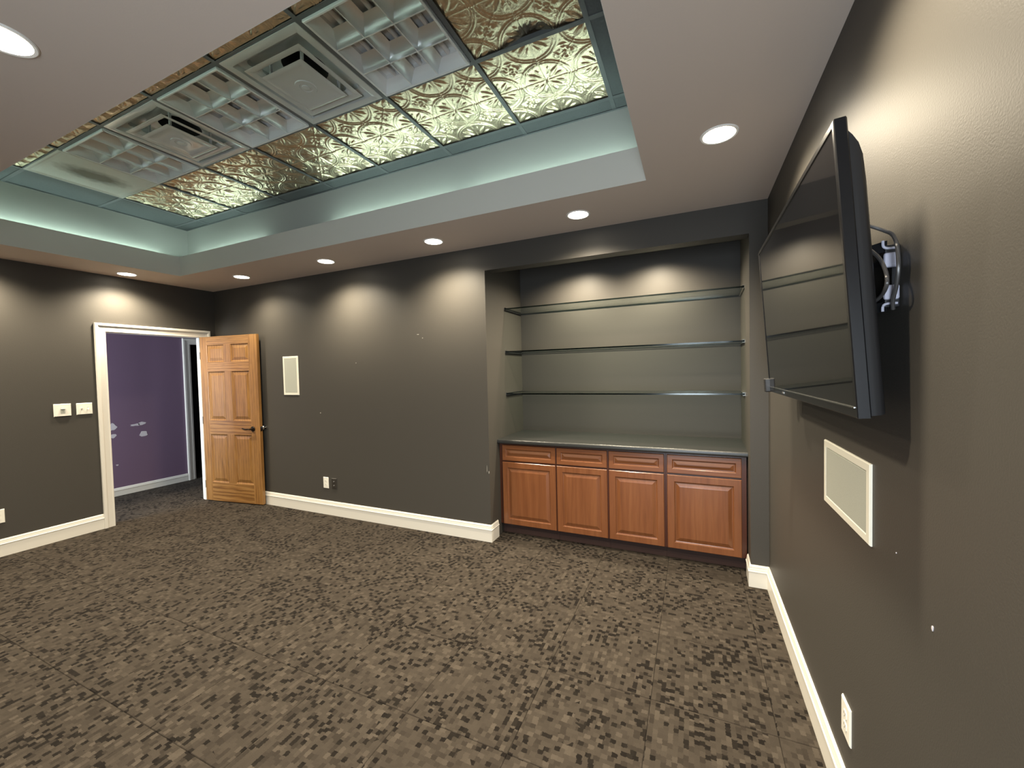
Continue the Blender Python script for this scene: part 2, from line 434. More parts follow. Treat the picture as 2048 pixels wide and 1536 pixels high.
# scuffs and nail holes left on the paint
def blotch(name, parent, mat, pts, frame, thick=0.0015):
    """small irregular flake on a wall: frame maps (a,z) to world with an out-of-wall step"""
    n = len(pts)
    mb = MB().rings([[frame(a, z, 0) for a, z in pts], [frame(a, z, thick) for a, z in pts]])
    return obj(name, mb, mat, parent)
def round_pts(a, z, ra, rz, n=10, jit=0.2):
    return [(a + ra * math.cos(2 * PI * i / n) * (1 + random.uniform(-jit, jit)), z + rz * math.sin(2 * PI * i / n) * (1 + random.uniform(-jit, jit))) for i in range(n)]
fb = lambda a, z, d: (a, YB - d, z)
fr_ = lambda a, z, d: (XR - d, a, z)
fh = lambda a, z, d: (HX + d, a, z)
for a, z, ra, rz in [(-2.362, 1.869, .005, .005), (-3.761, 1.121, .006, .006), (-3.216, 1.656, .004, .004), (-1.681, 0.628, .004, .012), (-1.70, 0.66, .002, .03), (-2.415, 1.905, .012, .003)]:
    blotch('nail_hole', wall_back, M['scuff'], round_pts(a, z, ra, rz), fb)
for a, z, ra, rz in [(1.130, 0.960, .0035, .006), (1.30, 1.05, .0015, .002)]:
    blotch('nail_hole', wall_right, M['spackle'], round_pts(a, z, ra, rz), fr_)

# hall beyond the doorway
w = MB(); w.box(HX - WT, HX, 0.2, 3.60, 0, TOP); w.box(HX - WT, HX, 4.45, 5.3, 0, TOP); w.box(HX - WT, HX, 3.60, 4.45, 2.06, TOP)
wall_hall = struct(obj('wall_hall', w, M['purple']), 'purple hallway wall with white patches beyond the doorway', 'wall')
for a, z, ra, rz in [(2.668, 0.916, .045, .05), (2.672, 0.803, .03, .028), (2.91, 0.919, .05, .016), (2.985, 0.931, .045, .022), (3.0, 0.785, .05, .036), (2.70, 0.41, .014, .008)]:
    blotch('spackle_patch', wall_hall, M['spackle'], round_pts(a, z, ra, rz, 12, .3), fh)
w = MB(); w.box(HX, XL - WT, 5.3, 5.42, 0, TOP)
struct(obj('wall_hall_end', w, M['purple']), 'far end wall of the purple hallway', 'wall')
w = MB(); w.box(HX - 1.6, HX - 1.5, 3.2, 4.9, 0, TOP); w.box(HX - 1.5, HX - WT, 3.2, 3.3, 0, TOP); w.box(HX - 1.5, HX - WT, 4.8, 4.9, 0, TOP)
struct(obj('wall_dark_room', w, M['duct']), 'walls of the unlit room beyond the hallway doorway', 'wall')
w = MB(); w.box(HX - 1.6, XL - WT, 0.2, 5.42, TOP, TOP + 0.08); w.box(XL - WT, XL, YB + WT, 5.42, 0, TOP)
struct(obj('ceiling_hall', w, M['hallceil']), 'plain ceiling over the hallway', 'ceiling')

# ------------------------------------------------------------------ floor of carpet tiles
w = MB(); w.box(HX - 1.6, XR + WT, YF - WT, 5.4, -0.12, -0.007)
floor = struct(obj('floor', w, M['slab']), 'brown patterned carpet tile floor', 'floor')
tile_cache = {}
def carpet_tile(x0, x1, y0, y1):
    g = 0.0012
    sx, sy = round(x1 - x0 - g, 4), round(y1 - y0 - g, 4)
    if sx < 0.01 or sy < 0.01: return
    if (sx, sy) not in tile_cache:
        e = 0.0025
        lo = [(0, 0), (sx, 0), (sx, sy), (0, sy)]; hi = [(e, e), (sx - e, e), (sx - e, sy - e), (e, sy - e)]
        tile_cache[(sx, sy)] = MB().rings([[(a, b_, -0.007) for a, b_ in lo], [(a, b_, -0.0022) for a, b_ in lo], [(a, b_, 0) for a, b_ in hi]]).data('carpet_tile', M['carpet'])
    put('carpet_tile', tile_cache[(sx, sy)], floor, (x0 + g / 2, y0 + g / 2, 0))
def tile_area(x0, x1, y0, y1):
    i = math.floor((x0 + 0.694) / 0.5)
    while -0.694 + 0.5 * i < x1:
        a, b_ = max(x0, -0.694 + 0.5 * i), min(x1, -0.194 + 0.5 * i)
        j = math.floor((y0 - 1.41) / 0.5)
        while 1.41 + 0.5 * j < y1:
            carpet_tile(a, b_, max(y0, 1.41 + 0.5 * j), min(y1, 1.91 + 0.5 * j)); j += 1
        i += 1
tile_area(XL, XR, YF, YB)
tile_area(NX0, NX1, YB, 3.47)
tile_area(HX, XL - WT, 0.3, 5.3)
tile_area(XL - WT, XL, DY0, DY1)
tile_area(HX - 1.5, HX, 3.62, 4.43)

# ------------------------------------------------------------------ lower ceiling, tray, suspended grid
w = MB()
w.box(XL, XR, TYB, YB, Z1, Z1 + .02); w.box(XL, XR, YF, TYF, Z1, Z1 + .02)
w.box(XL, TX0, TYF, TYB, Z1, Z1 + .02); w.box(TX1, XR, TYF, TYB, Z1, Z1 + .02)
ceiling = struct(obj('ceiling', w, M['ceil']), 'taupe ceiling with a recessed tray of gold pressed tiles', 'ceiling')
lt = 0.016
def part(name, mb, mat, **k): return obj(name, mb, mat, ceiling, **k)
part('tray_lip', MB().box(TX0 - lt, TX1 + lt, TYB, TYB + lt, Z1 + .02, LIP), M['tray'])
part('tray_lip', MB().box(TX0 - lt, TX1 + lt, TYF - lt, TYF, Z1 + .02, LIP), M['tray'])
part('tray_lip', MB().box(TX0 - lt, TX0, TYF, TYB, Z1 + .02, LIP), M['tray'])
part('tray_lip', MB().box(TX1, TX1 + lt, TYF, TYB, Z1 + .02, LIP), M['tray'])
# skin of the tray's inner face down to the soffit edge
s = MB(); e_ = 0.0015
s.box(TX0, TX1, TYB - e_, TYB, Z1, LIP); s.box(TX0, TX1, TYF, TYF + e_, Z1, LIP)
s.box(TX0, TX0 + e_, TYF + e_, TYB - e_, Z1, LIP); s.box(TX1 - e_, TX1, TYF + e_, TYB - e_, Z1, LIP)
part('tray_fascia', s, M['fascia_lit'])
UT = 3.62
part('tray_wall', MB().box(UX0 - .1, UX1 + .1, UYB, UYB + .1, Z1 + .02, UT), M['tray'])
part('tray_wall', MB().box(UX0 - .1, UX1 + .1, UYF - .1, UYF, Z1 + .02, UT), M['tray'])
part('tray_wall', MB().box(UX0 - .1, UX0, UYF, UYB, Z1 + .02, UT), M['tray'])
part('tray_wall', MB().box(UX1, UX1 + .1, UYF, UYB, Z1 + .02, UT), M['tray'])
part('plenum_deck', MB().box(UX0 - .1, UX1 + .1, UYF - .1, UYB + .1, UT, UT + .05), M['plenum'])

TW = 0.0125
COLX = [GX - TILE * i for i in range(-1, 7)]     # -0.445 ... -4.712
def tee(x0, x1, y0, y1, name):
    a = MB().box(x0, x1, y0, y1, Z2, Z2 + .003)
    if x1 - x0 > y1 - y0: a.box(x0, x1, (y0 + y1) / 2 - .001, (y0 + y1) / 2 + .001, Z2 + .003, Z2 + .035)
    else: a.box((x0 + x1) / 2 - .001, (x0 + x1) / 2 + .001, y0, y1, Z2 + .003, Z2 + .035)
    part(name, a, M['tee'])
for y in ROWY[:3]: tee(UX0, UX1, y - TW, y + TW, 'main_tee')
rows = [(UYB, ROWY[0]), (ROWY[0], ROWY[1]), (ROWY[1], ROWY[2]), (ROWY[2], UYF)]
for k, (ya, yb) in enumerate(rows):
    for x in COLX:
        tee(x - TW, x + TW, yb + (TW if k < 3 else 0), ya - (TW if k > 0 else 0), 'cross_tee')
a = MB(); aw = 0.014
a.box(UX0, UX1, UYB - aw, UYB, Z2 - .002, Z2); a.box(UX0, UX1, UYF, UYF + aw, Z2 - .002, Z2)
a.box(UX0, UX0 + aw, UYF + aw, UYB - aw, Z2 - .002, Z2); a.box(UX1 - aw, UX1, UYF + aw, UYB - aw, Z2 - .002, Z2)
part('wall_angle', a, M['tee'])

def gold_tile(lifted=False, res=132, size=TILE - 0.006):
    n = res + 1; t_ = np.linspace(-size / 2, size / 2, n)
    U, V = np.meshgrid(t_, t_, indexing='ij'); Lc = TILE / 2
    du = (U + Lc / 2) % Lc - Lc / 2; dv = (V + Lc / 2) % Lc - Lc / 2
    r = np.hypot(du, dv); th = np.arctan2(dv, du)
    bump = lambda x, w_: np.exp(-(x / w_) ** 2)
    h = 0.0045 * bump(r - .147, .0038) + 0.0035 * bump(r - .132, .0032)
    h += 0.0036 * bump(np.minimum(np.abs(du), np.abs(dv)), .0035)
    inside = r < .128
    def petal(th0, s0, s1, wmax):
        d = (th - th0 + PI) % (2 * PI) - PI
        s_ = r * np.cos(d); q = r * np.sin(d)
        k = np.clip((s_ - s0) / (s1 - s0), 0, 1); w_ = wmax * np.sin(PI * k) + 1e-5
        p = np.clip(1 - (q / w_) ** 2, 0, 1) * (np.abs(d) < PI / 2)
        return p * (1 - 0.5 * bump(q, .002))
    for q in range(4):
        b0 = PI / 4 + q * PI / 2
        h += 0.006 * petal(b0, .025, .118, .015)
        h += 0.0045 * petal(b0 + .42, .05, .110, .009) + 0.0045 * petal(b0 - .42, .05, .110, .009)
    # flower in the curved diamond between four circles
    cu = (U) % Lc - Lc / 2; cv = (V) % Lc - Lc / 2; rc = np.hypot(cu, cv); tc_ = np.arctan2(cv, cu)
    h += 0.005 * bump(rc - .011, .004)
    lob = np.abs(np.cos(2 * tc_)) ** 3
    h += 0.0055 * np.clip(1 - ((rc - .036) / .018) ** 2, 0, 1) * lob
    lob2 = np.abs(np.sin(2 * tc_)) ** 4
    h += 0.004 * np.clip(1 - ((rc - .03) / .012) ** 2, 0, 1) * lob2
    h += 0.0035 * bump(rc - .058, .005) * lob * (r > .152)
    rng = np.random.RandomState(3); z = rng.rand(n, n)
    z = (z + np.roll(z, 1, 0) + np.roll(z, 1, 1) + np.roll(z, (1, 1), (0, 1))) / 4
    h += 0.0007 * z
    Z = .0035 + 0.0065 - 1.45 * h
    if lifted:   # one edge has sprung up off its tee
        Z = Z + 0.035 * np.exp(-((U - .02) / .10) ** 2) * np.clip((V + .02) / .3, 0, 1) ** 2
    verts = np.stack([U, V, Z], -1).reshape(-1, 3)
    i, j = np.meshgrid(np.arange(res), np.arange(res), indexing='ij'); a_ = (i * n + j).ravel()
    faces = np.stack([a_, a_ + 1, a_ + n + 1, a_ + n], -1)
    me = bpy.data.meshes.new('pressed_tile'); me.from_pydata(verts.tolist(), [], faces.tolist())
    me.polygons.foreach_set('use_smooth', [True] * len(faces)); me.materials.append(M['gold']); me.update()
    return me
gt, gt_l = gold_tile(), gold_tile(True)
yc = [(a + b_) / 2 for a, b_ in zip(ROWY[:-1], ROWY[1:])]    # tile centres: row 1, 2, 3
xc = [(a + b_) / 2 for a, b_ in zip(COLX[:-1], COLX[1:])]    # seven columns from the right
for x in xc: put('pressed_tile', gt, ceiling, (x, yc[0], Z2))
for x in xc: put('pressed_tile', gt, ceiling, (x, yc[2], Z2))
put('pressed_tile', gt_l, ceiling, (xc[0], yc[1], Z2))

def plain_tile(x0, x1, y0, y1, mat=None, name='border_tile'):
    part(name, MB().box(-(x1 - x0) / 2 + .003, (x1 - x0) / 2 - .003, -(y1 - y0) / 2 + .003, (y1 - y0) / 2 - .003, .0034, .016), mat or M['border'],
         loc=((x0 + x1) / 2, (y0 + y1) / 2, Z2))
xs = [UX1] + COLX + [UX0]
for a, b_ in zip(xs[:-1], xs[1:]): plain_tile(b_, a, ROWY[0], UYB)
for k in range(3):
    plain_tile(COLX[0], UX1, ROWY[k + 1], ROWY[k]); plain_tile(UX0, COLX[-1], ROWY[k + 1], ROWY[k])
# the pale soot-stained panel at the left end of the middle row, with a thin raised rim
sp_ = MB(); hs = TILE / 2 - .006
sp_.rings([[(a * q, b_ * q, z) for a, b_ in ((-1, -1), (1, -1), (1, 1), (-1, 1))] for q, z in ((hs, .016), (hs, -.002), (hs - .012, -.004), (hs - .03, .004), (hs - .05, .006))])
part('stained_panel', sp_, M['stain'], loc=(xc[6], yc[1], Z2))

# ------------------------------------------------------------------ light fixtures in the grid (unlit troffers)
def troffer(loc, label):
    t_ = thing('troffer_light', label, 'light', loc, group='unlit square louvre lights in the ceiling grid')
    o_ = 0.284; i_ = 0.271
    sq = lambda q, z: [(-q, -q, z), (q, -q, z), (q, q, z), (-q, q, z)]
    obj('frame', MB().rings([sq(i_, .02), sq(i_, -.010), sq(i_ + .004, -.013), sq(o_ - .003, -.013), sq(o_, -.010), sq(o_, .010)], False, False), M['fixwhite'], t_)
    def blade(bm, pos, ax, half, th0, th1, zt):
        pr = [(-th0, -.008), (th0, -.008), (th0 * 1.8, .006), (th1 * .16, zt * .36), (th1 * .42, zt * .68), (th1 * .78, zt * .93), (th1, zt), (-th1, zt), (-th1 * .78, zt * .93), (-th1 * .42, zt * .68), (-th1 * .16, zt * .36), (-th0 * 1.8, .006)]
        l0, l1 = [], []
        for q, z in pr:
            if ax == 0: l0.append((-half, pos + q, z)); l1.append((half, pos + q, z))
            else: l0.append((pos + q, -half, z)); l1.append((pos + q, half, z))
        return bm.rings([l0, l1])
    for p in (-.0903, .0903):
        obj('louver_blade', blade(MB(), p, 0, i_, .0016, .058, .046), M['alum'], t_, smooth=True)
        obj('louver_blade', blade(MB(), p, 1, i_, .0016, .050, .045), M['alum'], t_, smooth=True)
    for p in (-.0903, .0903):
        for ax in (0, 1):
            e_ = .0026
            obj('louver_edge', MB().box(*((-i_, i_, p - e_, p + e_) if ax == 0 else (p - e_, p + e_, -i_, i_)), -.0105 + .0005 * ax, -.008), M['fixwhite'], t_)
    rf = MB()
    for sx in (-1, 1):   # side reflectors curving in, and the top pan
        prof = [(i_, -.004), (i_ - .006, .02), (i_ - .016, .034), (i_ - .034, .046), (i_ - .034, .09)]
        rf.add([(sx * q, yy, z) for q, z in prof for yy in (-i_, i_)], [(2 * k, 2 * k + 1, 2 * k + 3, 2 * k + 2) for k in range(4)])
        rf.add([(xx, sx * q, z) for q, z in prof for xx in (-i_, i_)], [(2 * k, 2 * k + 1, 2 * k + 3, 2 * k + 2) for k in range(4)])
    n = 24; prof = [(-i_ + 2 * i_ * k / n,   .050 + .03 * abs(math.sin(3 * PI * (k / n)))) for k in range(n + 1)]
    rf.add([(q, yy, z) for q, z in prof for yy in (-i_, i_)], [(2 * k, 2 * k + 1, 2 * k + 3, 2 * k + 2) for k in range(n)])
    obj('reflector', rf, M['fixwhite'], t_, smooth=True)
    for p in (-.18, 0, .18):
        obj('lamp_tube', MB().lathe([(.0125, -.27), (.0125, .27)], 12, (p, 0, .058), 1), M['dead_tube'], t_, smooth=True)
    return t_
tl = troffer((xc[1], yc[1], Z2), 'square unlit louvre light fixture nearest the television end of the ceiling tray')
dup(tl, (xc[3], yc[1], Z2), 'square unlit louvre light fixture between the two white air vents')
dup(tl, (xc[5], yc[1], Z2), 'square unlit louvre light fixture beside the brown stained ceiling panel')

# ------------------------------------------------------------------ air diffusers
def rsq(half, rad, z, n=7):
    l = []
    for cx, cy, a0 in ((1, 1, 0), (-1, 1, PI / 2), (-1, -1, PI), (1, -1, 1.5 * PI)):
        for k in range(n):
            a = a0 + PI / 2 * k / (n - 1)
            l.append((cx * (half - rad) + rad * math.cos(a), cy * (half - rad) + rad * math.sin(a), z))
    return l
def diffuser(loc, label, rz=0):
    v = thing('air_vent', label, 'vent', loc, (0, 0, rz), group='white square air vents in the ceiling grid')
    obj('flange', MB().rings([rsq(.290, .004, .008), rsq(.290, .004, -.003), rsq(.250, .004, -.005), rsq(.247, .006, -.003)], False, False), M['vent'], v, smooth=True)
    obj('stepped_bowl', MB().rings([rsq(.247, .006, -.003), rsq(.243, .010, .026), rsq(.236, .016, .031), rsq(.212, .022, .033), rsq(.207, .028, .036), rsq(.202, .04, .058), rsq(.192, .06, .066), rsq(.150, .12, .070), rsq(.118, .115, .078)], False, False), M['vent'], v, smooth=True)
    obj('neck', MB().rings([rsq(.118, .115, .078), rsq(.114, .113, .32), rsq(.02, .0199, .32)], False, True), M['duct'], v, smooth=True)
    obj('middle_cone', MB().rings([rsq(.208, .005, -.012), rsq(.211, .005, -.015), rsq(.206, .006, -.017), rsq(.176, .010, -.010), rsq(.160, .030, .012), rsq(.158, .030, .010), rsq(.173, .010, -.006)], False, False), M['vent'], v, smooth=True)
    pl = obj('face_plate', MB().rings([rsq(.150, .004, -.026), rsq(.153, .004, -.030), rsq(.148, .006, -.033), rsq(.128, .008, -.033), rsq(.124, .008, -.0315), rsq(.08, .03, -.0315)]), M['vent'], v, smooth=True)
    obj('center_disc', MB().lathe([(.058, -.031), (.055, -.036), (.034, -.036), (.031, -.033), (.022, -.033), (.020, -.038), (.010, -.042), (.004, -.043)], 32), M['vent'], pl, smooth=True)
    for sx, sy in ((1, 1), (-1, 1), (-1, -1), (1, -1)):
        obj('hanger', MB().box(sx * .12 - .006, sx * .12 + .006, sy * .12 - .006, sy * .12 + .006, -.026, .066), M['vent'], v)
    return v
dv = diffuser((xc[2], yc[1], Z2), 'white square air vent between the two nearer louvre lights in the tray')
dup(dv, (xc[4], yc[1], Z2), 'white square air vent beside the farthest louvre light near the stained panel')

# ------------------------------------------------------------------ recessed downlights
def downlight(x, y, label, first=[None]):
    if first[0] is None:
        t_ = thing('recessed_light', label, 'light', (x, y, Z1), group='warm round recessed lights in the lower ceiling')
        obj('trim_ring', MB().lathe([(.070, -.001), (.071, -.004), (.080, -.005), (.084, -.002), (.084, 0)], 40, caps=(False, False)), M['ltwhite'], t_, smooth=True)
        obj('lamp_lens', MB().lathe([(.071, -.0035), (.05, -.006), (.02, -.0075), (.004, -.008)], 40, caps=(False, True)), M['lamp'], t_, smooth=True)
        first[0] = t_
    else: t_ = dup(first[0], (x, y, Z1), label)
    d = bpy.data.lights.get('lamp_beam')
    if d is None:
        d = bpy.data.lights.new('lamp_beam', 'SPOT'); d.energy = LAMP_W * 4; d.color = LAMP_COL
        d.spot_size = math.radians(150); d.spot_blend = 1.0; d.shadow_soft_size = 0.05
    l = bpy.data.objects.new('lamp_beam', d); C.objects.link(l); l.parent = t_; l.location = (0, 0, -0.062)
    return t_
for x, lab in [(-4.514, 'recessed ceiling light in the back row nearest the open door'), (-3.234, 'second recessed ceiling light of the back row from the door corner'),
               (-1.984, 'third recessed ceiling light of the back row, just left of the niche'), (-0.742, 'recessed ceiling light in front of the shelf niche header')]:
    downlight(x, 2.868, lab)
downlight(-5.370, 2.231, 'recessed ceiling light over the white framed doorway in the left wall')
downlight(0.121, 2.209, 'largest looking recessed ceiling light, between the tray and the television wall')
downlight(-2.019, 0.549, 'recessed ceiling light cut by the left picture edge on the near ceiling')
downlight(-3.260, 0.549, 'recessed ceiling light out of frame, left of the one cut by the picture edge')
downlight(-4.514, 0.549, 'recessed ceiling light out of frame at the far left near corner')
downlight(-0.742, 0.549, 'recessed ceiling light out of frame, overhead and nearest the camera')
downlight(0.080, 1.215, 'recessed ceiling light out of frame directly above the near end of the television')
downlight(-5.370, 1.183, 'recessed ceiling light out of frame over the left wall switches')
# two small lights in the niche ceiling, hidden behind the header
def puck(x, label):
    t_ = thing('puck_light', label, 'light', (x, 3.66, NZC), group='small lights in the niche ceiling')
    obj('housing', MB().lathe([(.036, 0), (.036, -.012), (.030, -.014)], 28, caps=(True, False)), M['ltwhite'], t_, smooth=True)
    obj('lamp_lens', MB().lathe([(.030, -.0135), (.01, -.0145)], 28, caps=(False, True)), M['lamp'], t_, smooth=True)
    d = bpy.data.lights.new('puck_beam', 'SPOT'); d.energy = 95; d.color = LAMP_COL; d.spot_size = math.radians(154); d.spot_blend = 1.0; d.shadow_soft_size = 0.03
    l = bpy.data.objects.new('puck_beam', d); C.objects.link(l); l.parent = t_; l.location = (0, 0, -.04)
puck(-1.00, 'small round light hidden behind the niche header, left one')
puck(-0.30, 'small round light hidden behind the niche header, right one')

# ------------------------------------------------------------------ cove strip lights behind the tray lip
def cove(p0, p1, label):
    v = Vector((p1[0] - p0[0], p1[1] - p0[1], 0)); L_ = v.length
    t_ = thing('cove_light', label, 'light', ((p0[0] + p1[0]) / 2, (p0[1] + p1[1]) / 2, Z1 + .02), (0, 0, math.atan2(v.y, v.x)), 'fluorescent strips hidden in the ceiling cove')
    obj('channel', MB().box(-L_ / 2, L_ / 2, -.028, .028, 0, .118), M['fixwhite'], t_)
    obj('glowing_tube', MB().lathe([(.013, -L_ / 2 + .02), (.013, L_ / 2 - .02)], 12, (0, 0, .145), 0), M['tube'], t_, smooth=True)
    for s_ in (-1, 1): obj('lamp_holder', MB().box(s_ * (L_ / 2 - .01) - .008, s_ * (L_ / 2 - .01) + .008, -.014, .014, .118, .160), M['fixwhite'], t_)
yb_ = (TYB + lt + UYB) / 2; yf_ = (TYF - lt + UYF) / 2; xl_ = (TX0 - lt + UX0) / 2
cove((-4.98, yb_), (-3.82, yb_), 'fluorescent strip in the back cove next to the door corner')
cove((-2.92, yb_), (-1.62, yb_), 'middle fluorescent strip in the back cove')
cove((-1.56, yb_), (-0.30, yb_), 'fluorescent strip in the back cove nearest the television wall')
cove((xl_, 0.86), (xl_, 2.46), 'fluorescent strip in the left cove above the doorway')
cove((-4.98, yf_), (-3.70, yf_), 'fluorescent strip in the near cove at its left end')
cove((-3.60, yf_), (-2.30, yf_), 'second fluorescent strip from the left in the near cove')
cove((-2.20, yf_), (-0.90, yf_), 'fluorescent strip in the near cove at its right end')

# ------------------------------------------------------------------ baseboards and door casing
BP = [(0, 0), (.014, 0), (.014, .104), (.0175, .106), (.0175, .112), (.013, .116), (.0125, .124), (.010, .134), (.0105, .138), (.0085, .146), (.004, .153), (0, .153)]
def base(name, path, label, k=1.0):
    return struct(obj(name, MB().rings(sweep(path, [(a, b_ * k) for a, b_ in BP])), M['white']), label, 'baseboard')
base('baseboard_left', [(XL, DY0 - .086), (XL, YF)], 'white baseboard along the left wall')
base('baseboard_back', [(NX0, 3.325), (NX0, YB), (XL, YB)], 'white baseboard along the back wall, wrapped into the niche')
base('baseboard_right', [(XR, YF), (XR, YB), (NX1, YB), (NX1 + .004, 3.36)], 'white baseboard along the right wall, wrapped into the niche')
base('baseboard_hall', [(HX, 3.505), (HX, 0.3)], 'white baseboard along the purple hallway wall', 0.70)

CP = [(0, 0), (0, .011), (.004, .014), (.012, .014), (.016, .012), (.052, .016), (.060, .019), (.064, .025), (.084, .025), (.088, .021), (.088, 0)]
def casing(name, x, y0, y1, zt, face, label, width=1.0):
    """face=+1: sits on a wall face looking towards +x. legs, head with mitred corners"""
    t_ = struct(put(name, None, None, (x, 0, 0)), label, 'door frame')
    W = CP[-1][0] * width
    def leg(y, sgn, nm):
        l0 = [(face * d, y + sgn * q * width, 0) for q, d in CP]; l1 = [(face * d, y + sgn * q * width, zt + q * width) for q, d in CP]
        obj(nm, MB().rings([l0, l1]), M['white'], t_)
    leg(y0, -1, 'side_casing'); leg(y1, 1, 'side_casing')
    obj('head_casing', MB().rings([[(face * d, y0 - q * width, zt + q * width) for q, d in CP], [(face * d, y1 + q * width, zt + q * width) for q, d in CP]]), M['white'], t_)
    return t_
tr = casing('trim_1', XL, DY0, DY1, DZ, 1, 'white moulded frame around the doorway in the left wall')
jx0, jx1 = -WT - .002, .002
obj('jamb', MB().box(jx0, jx1, DY0 - .02, DY0, 0, DZ + .02), M['white'], tr)
obj('jamb', MB().box(jx0, jx1, DY1, DY1 + .02, 0, DZ + .02), M['white'], tr)
obj('jamb_head', MB().box(jx0, jx1, DY0, DY1, DZ, DZ + .02), M['white'], tr)
obj('door_stop', MB().box(-.09, -.045, DY0, DY0 + .01, 0, DZ), M['white'], tr)
obj('door_stop', MB().box(-.09, -.045, DY1 - .01, DY1, 0, DZ), M['white'], tr)
obj('strike_plate', MB().box(-.035, -.01, DY0, DY0 + .0015, .89, .95), M['bronze'], tr)
tr2 = casing('trim_2', HX, 3.60, 4.45, 2.055, 1, 'white frame of the dark doorway in the hallway')
obj('jamb', MB().box(-WT, .001, 3.60, 3.618, 0, 2.055), M['white'], tr2)
obj('jamb', MB().box(-WT, .001, 4.432, 4.45, 0, 2.055), M['white'], tr2)

# ------------------------------------------------------------------ oak six panel door
door = struct(put('door_1', None, None, (-5.588, 2.999, .012), (0, 0, math.radians(7.5))), 'oak six panel door standing open against the back wall', 'door')
DW, DH, DT = 0.907, 2.031, 0.035
Zs = dict(b=.230, k0=.831, k1=1.000, f0=1.603, f1=1.717, t=1.931)
obj('stile', MB().box(0, .111, 0, DT, 0, DH), M['oak_v'], door, bevel=.0015)
obj('stile', MB().box(.777, DW, 0, DT, 0, DH), M['oak_v'], door, bevel=.0015)
for z0, z1 in ((0, Zs['b']), (Zs['k0'], Zs['k1']), (Zs['f0'], Zs['f1']), (Zs['t'], DH)):
    obj('rail', MB().box(.111, .777, .0002, DT - .0002, z0, z1), M['oak_h'], door)
for z0, z1 in ((Zs['b'], Zs['k0']), (Zs['k1'], Zs['f0']), (Zs['f1'], Zs['t'])):
    obj('mullion', MB().box(.390, .494, .0002, DT - .0002, z0, z1), M['oak_v'], door)
    for x0, x1 in ((.111, .390), (.494, .777)):
        q = MB()
        rc = lambda i, y: [(x0 + i, y, z0 + i), (x1 - i, y, z0 + i), (x1 - i, y, z1 - i), (x0 + i, y, z1 - i)]
        q.rings([rc(0, .0004), rc(.004, .0015), rc(.009, .008), rc(.014, .0105), rc(.020, .0105), rc(.050, .0035), rc(.053, .003)], False, True)
        q.rings([rc(0, DT - .0004), rc(.009, DT - .008), rc(.020, DT - .0105), rc(.052, DT - .003)], False, True)
        obj('raised_panel', q, M['oak_v'], door)
h = obj('lever_handle', MB().lathe([(.031, 0), (.031, -.006), (.026, -.010), (.011, -.012), (.010, -.045)], 28, (.800, 0, .905), 1), M['bronze'], door, smooth=True)
obj('lever', MB().tube([(.806, -.047, .905), (.775, -.050, .907), (.735, -.050, .903), (.702, -.048, .910), (.690, -.047, .914)], .0085, 10), M['bronze'], h, smooth=True)
obj('latch_plate', MB().box(DW - .0005, DW + .001, .006, .029, .877, .934), M['bronze'], door)
for z in (.2, 1.0, 1.8): obj('hinge', MB().lathe([(.007, -.045), (.007, .045)], 12, (-.004, .004, z)), M['bronze'], door, smooth=True)

bump_ = thing('door_bumper', 'small bright metal door bumper on the back wall behind the oak door edge', 'door stop', (-4.690, YB, .930))
obj('rose', MB().lathe([(.018, 0), (.018, -.003), (.007, -.006), (.007, -.020)], 24, (0, 0, 0), 1), M['chrome'], bump_, smooth=True)
obj('knob', MB().lathe([(.007, -.020), (.021, -.025), (.025, -.034), (.021, -.043), (.007, -.047)], 24, (0, 0, 0), 1), M['chrome'], bump_, smooth=True)

# ------------------------------------------------------------------ built-in base cabinets
FY = 3.380          # plane of the door fronts
def raised_front(name, parent, x0, x1, z0, z1, inset, mat, mat_panel, thick=.019):
    rc = lambda i, y: [(x0 + i, y, z0 + i), (x1 - i, y, z0 + i), (x1 - i, y, z1 - i), (x0 + i, y, z1 - i)]
    m = MB(); f0 = -FACE
    m.rings([rc(0, thick), rc(0, .004), rc(.004, 0), rc(inset, 0), rc(inset + .003, .0015), rc(inset + .006, .0075), rc(inset + .010, .0085)], True, False)
    o = obj(name, m, mat, parent)
    obj('raised_panel', MB().rings([rc(inset + .010, .0085), rc(inset + .014, .0085), rc(inset + .038, .0012), rc(inset + .040, .0008)], False, True), mat_panel, o)
    return o
FACE = 0
def cabinet(x0, x1, fx0, fx1, dx0, dx1, label):
    """x0..x1 carcass, dx0..dx1 door and drawer front"""
    t_ = thing('base_cabinet', label, 'cabinet', (0, FY, 0), group='stained maple base cabinets in the niche')
    obj('carcass', MB().box(x0, x1, .042, .595, .10, .862), M['maple_dark'], t_)
    fr = MB()
    fr.box(x0, dx0 + .012, .0195, .042, .10, .862); fr.box(dx1 - .012, x1, .0195, .042, .10, .862)
    for z0, z1 in ((.10, .118), (.682, .702), (.838, .862)): fr.box(dx0 + .012, dx1 - .012, .0195, .042, z0, z1)
    obj('face_frame', fr, M['maple_dark'], t_)
    raised_front('drawer', t_, dx0, dx1, .700, .846, .036, M['maple_h'], M['maple_h'])
    raised_front('door', t_, dx0, dx1, .104, .687, .050, M['maple_v'], M['maple_v'])
    obj('toe_kick', MB().box(x0, x1, .072, .088, 0, .10), M['toe'], t_)
    return t_
cabinet(NX0 + .002, -1.1165, 0, 0, -1.640, -1.1225, 'leftmost maple base cabinet, beside the white baseboard corner')
cabinet(-1.1155, -0.663, 0, 0, -1.1105, -0.670, 'second maple base cabinet from the left under the counter')
cabinet(-0.662, -0.211, 0, 0, -0.654, -0.222, 'third maple base cabinet from the left under the counter')
cabinet(-0.210, NX1 - .001, 0, 0, -0.198, 0.316, 'rightmost and widest maple base cabinet, with a dark filler strip')

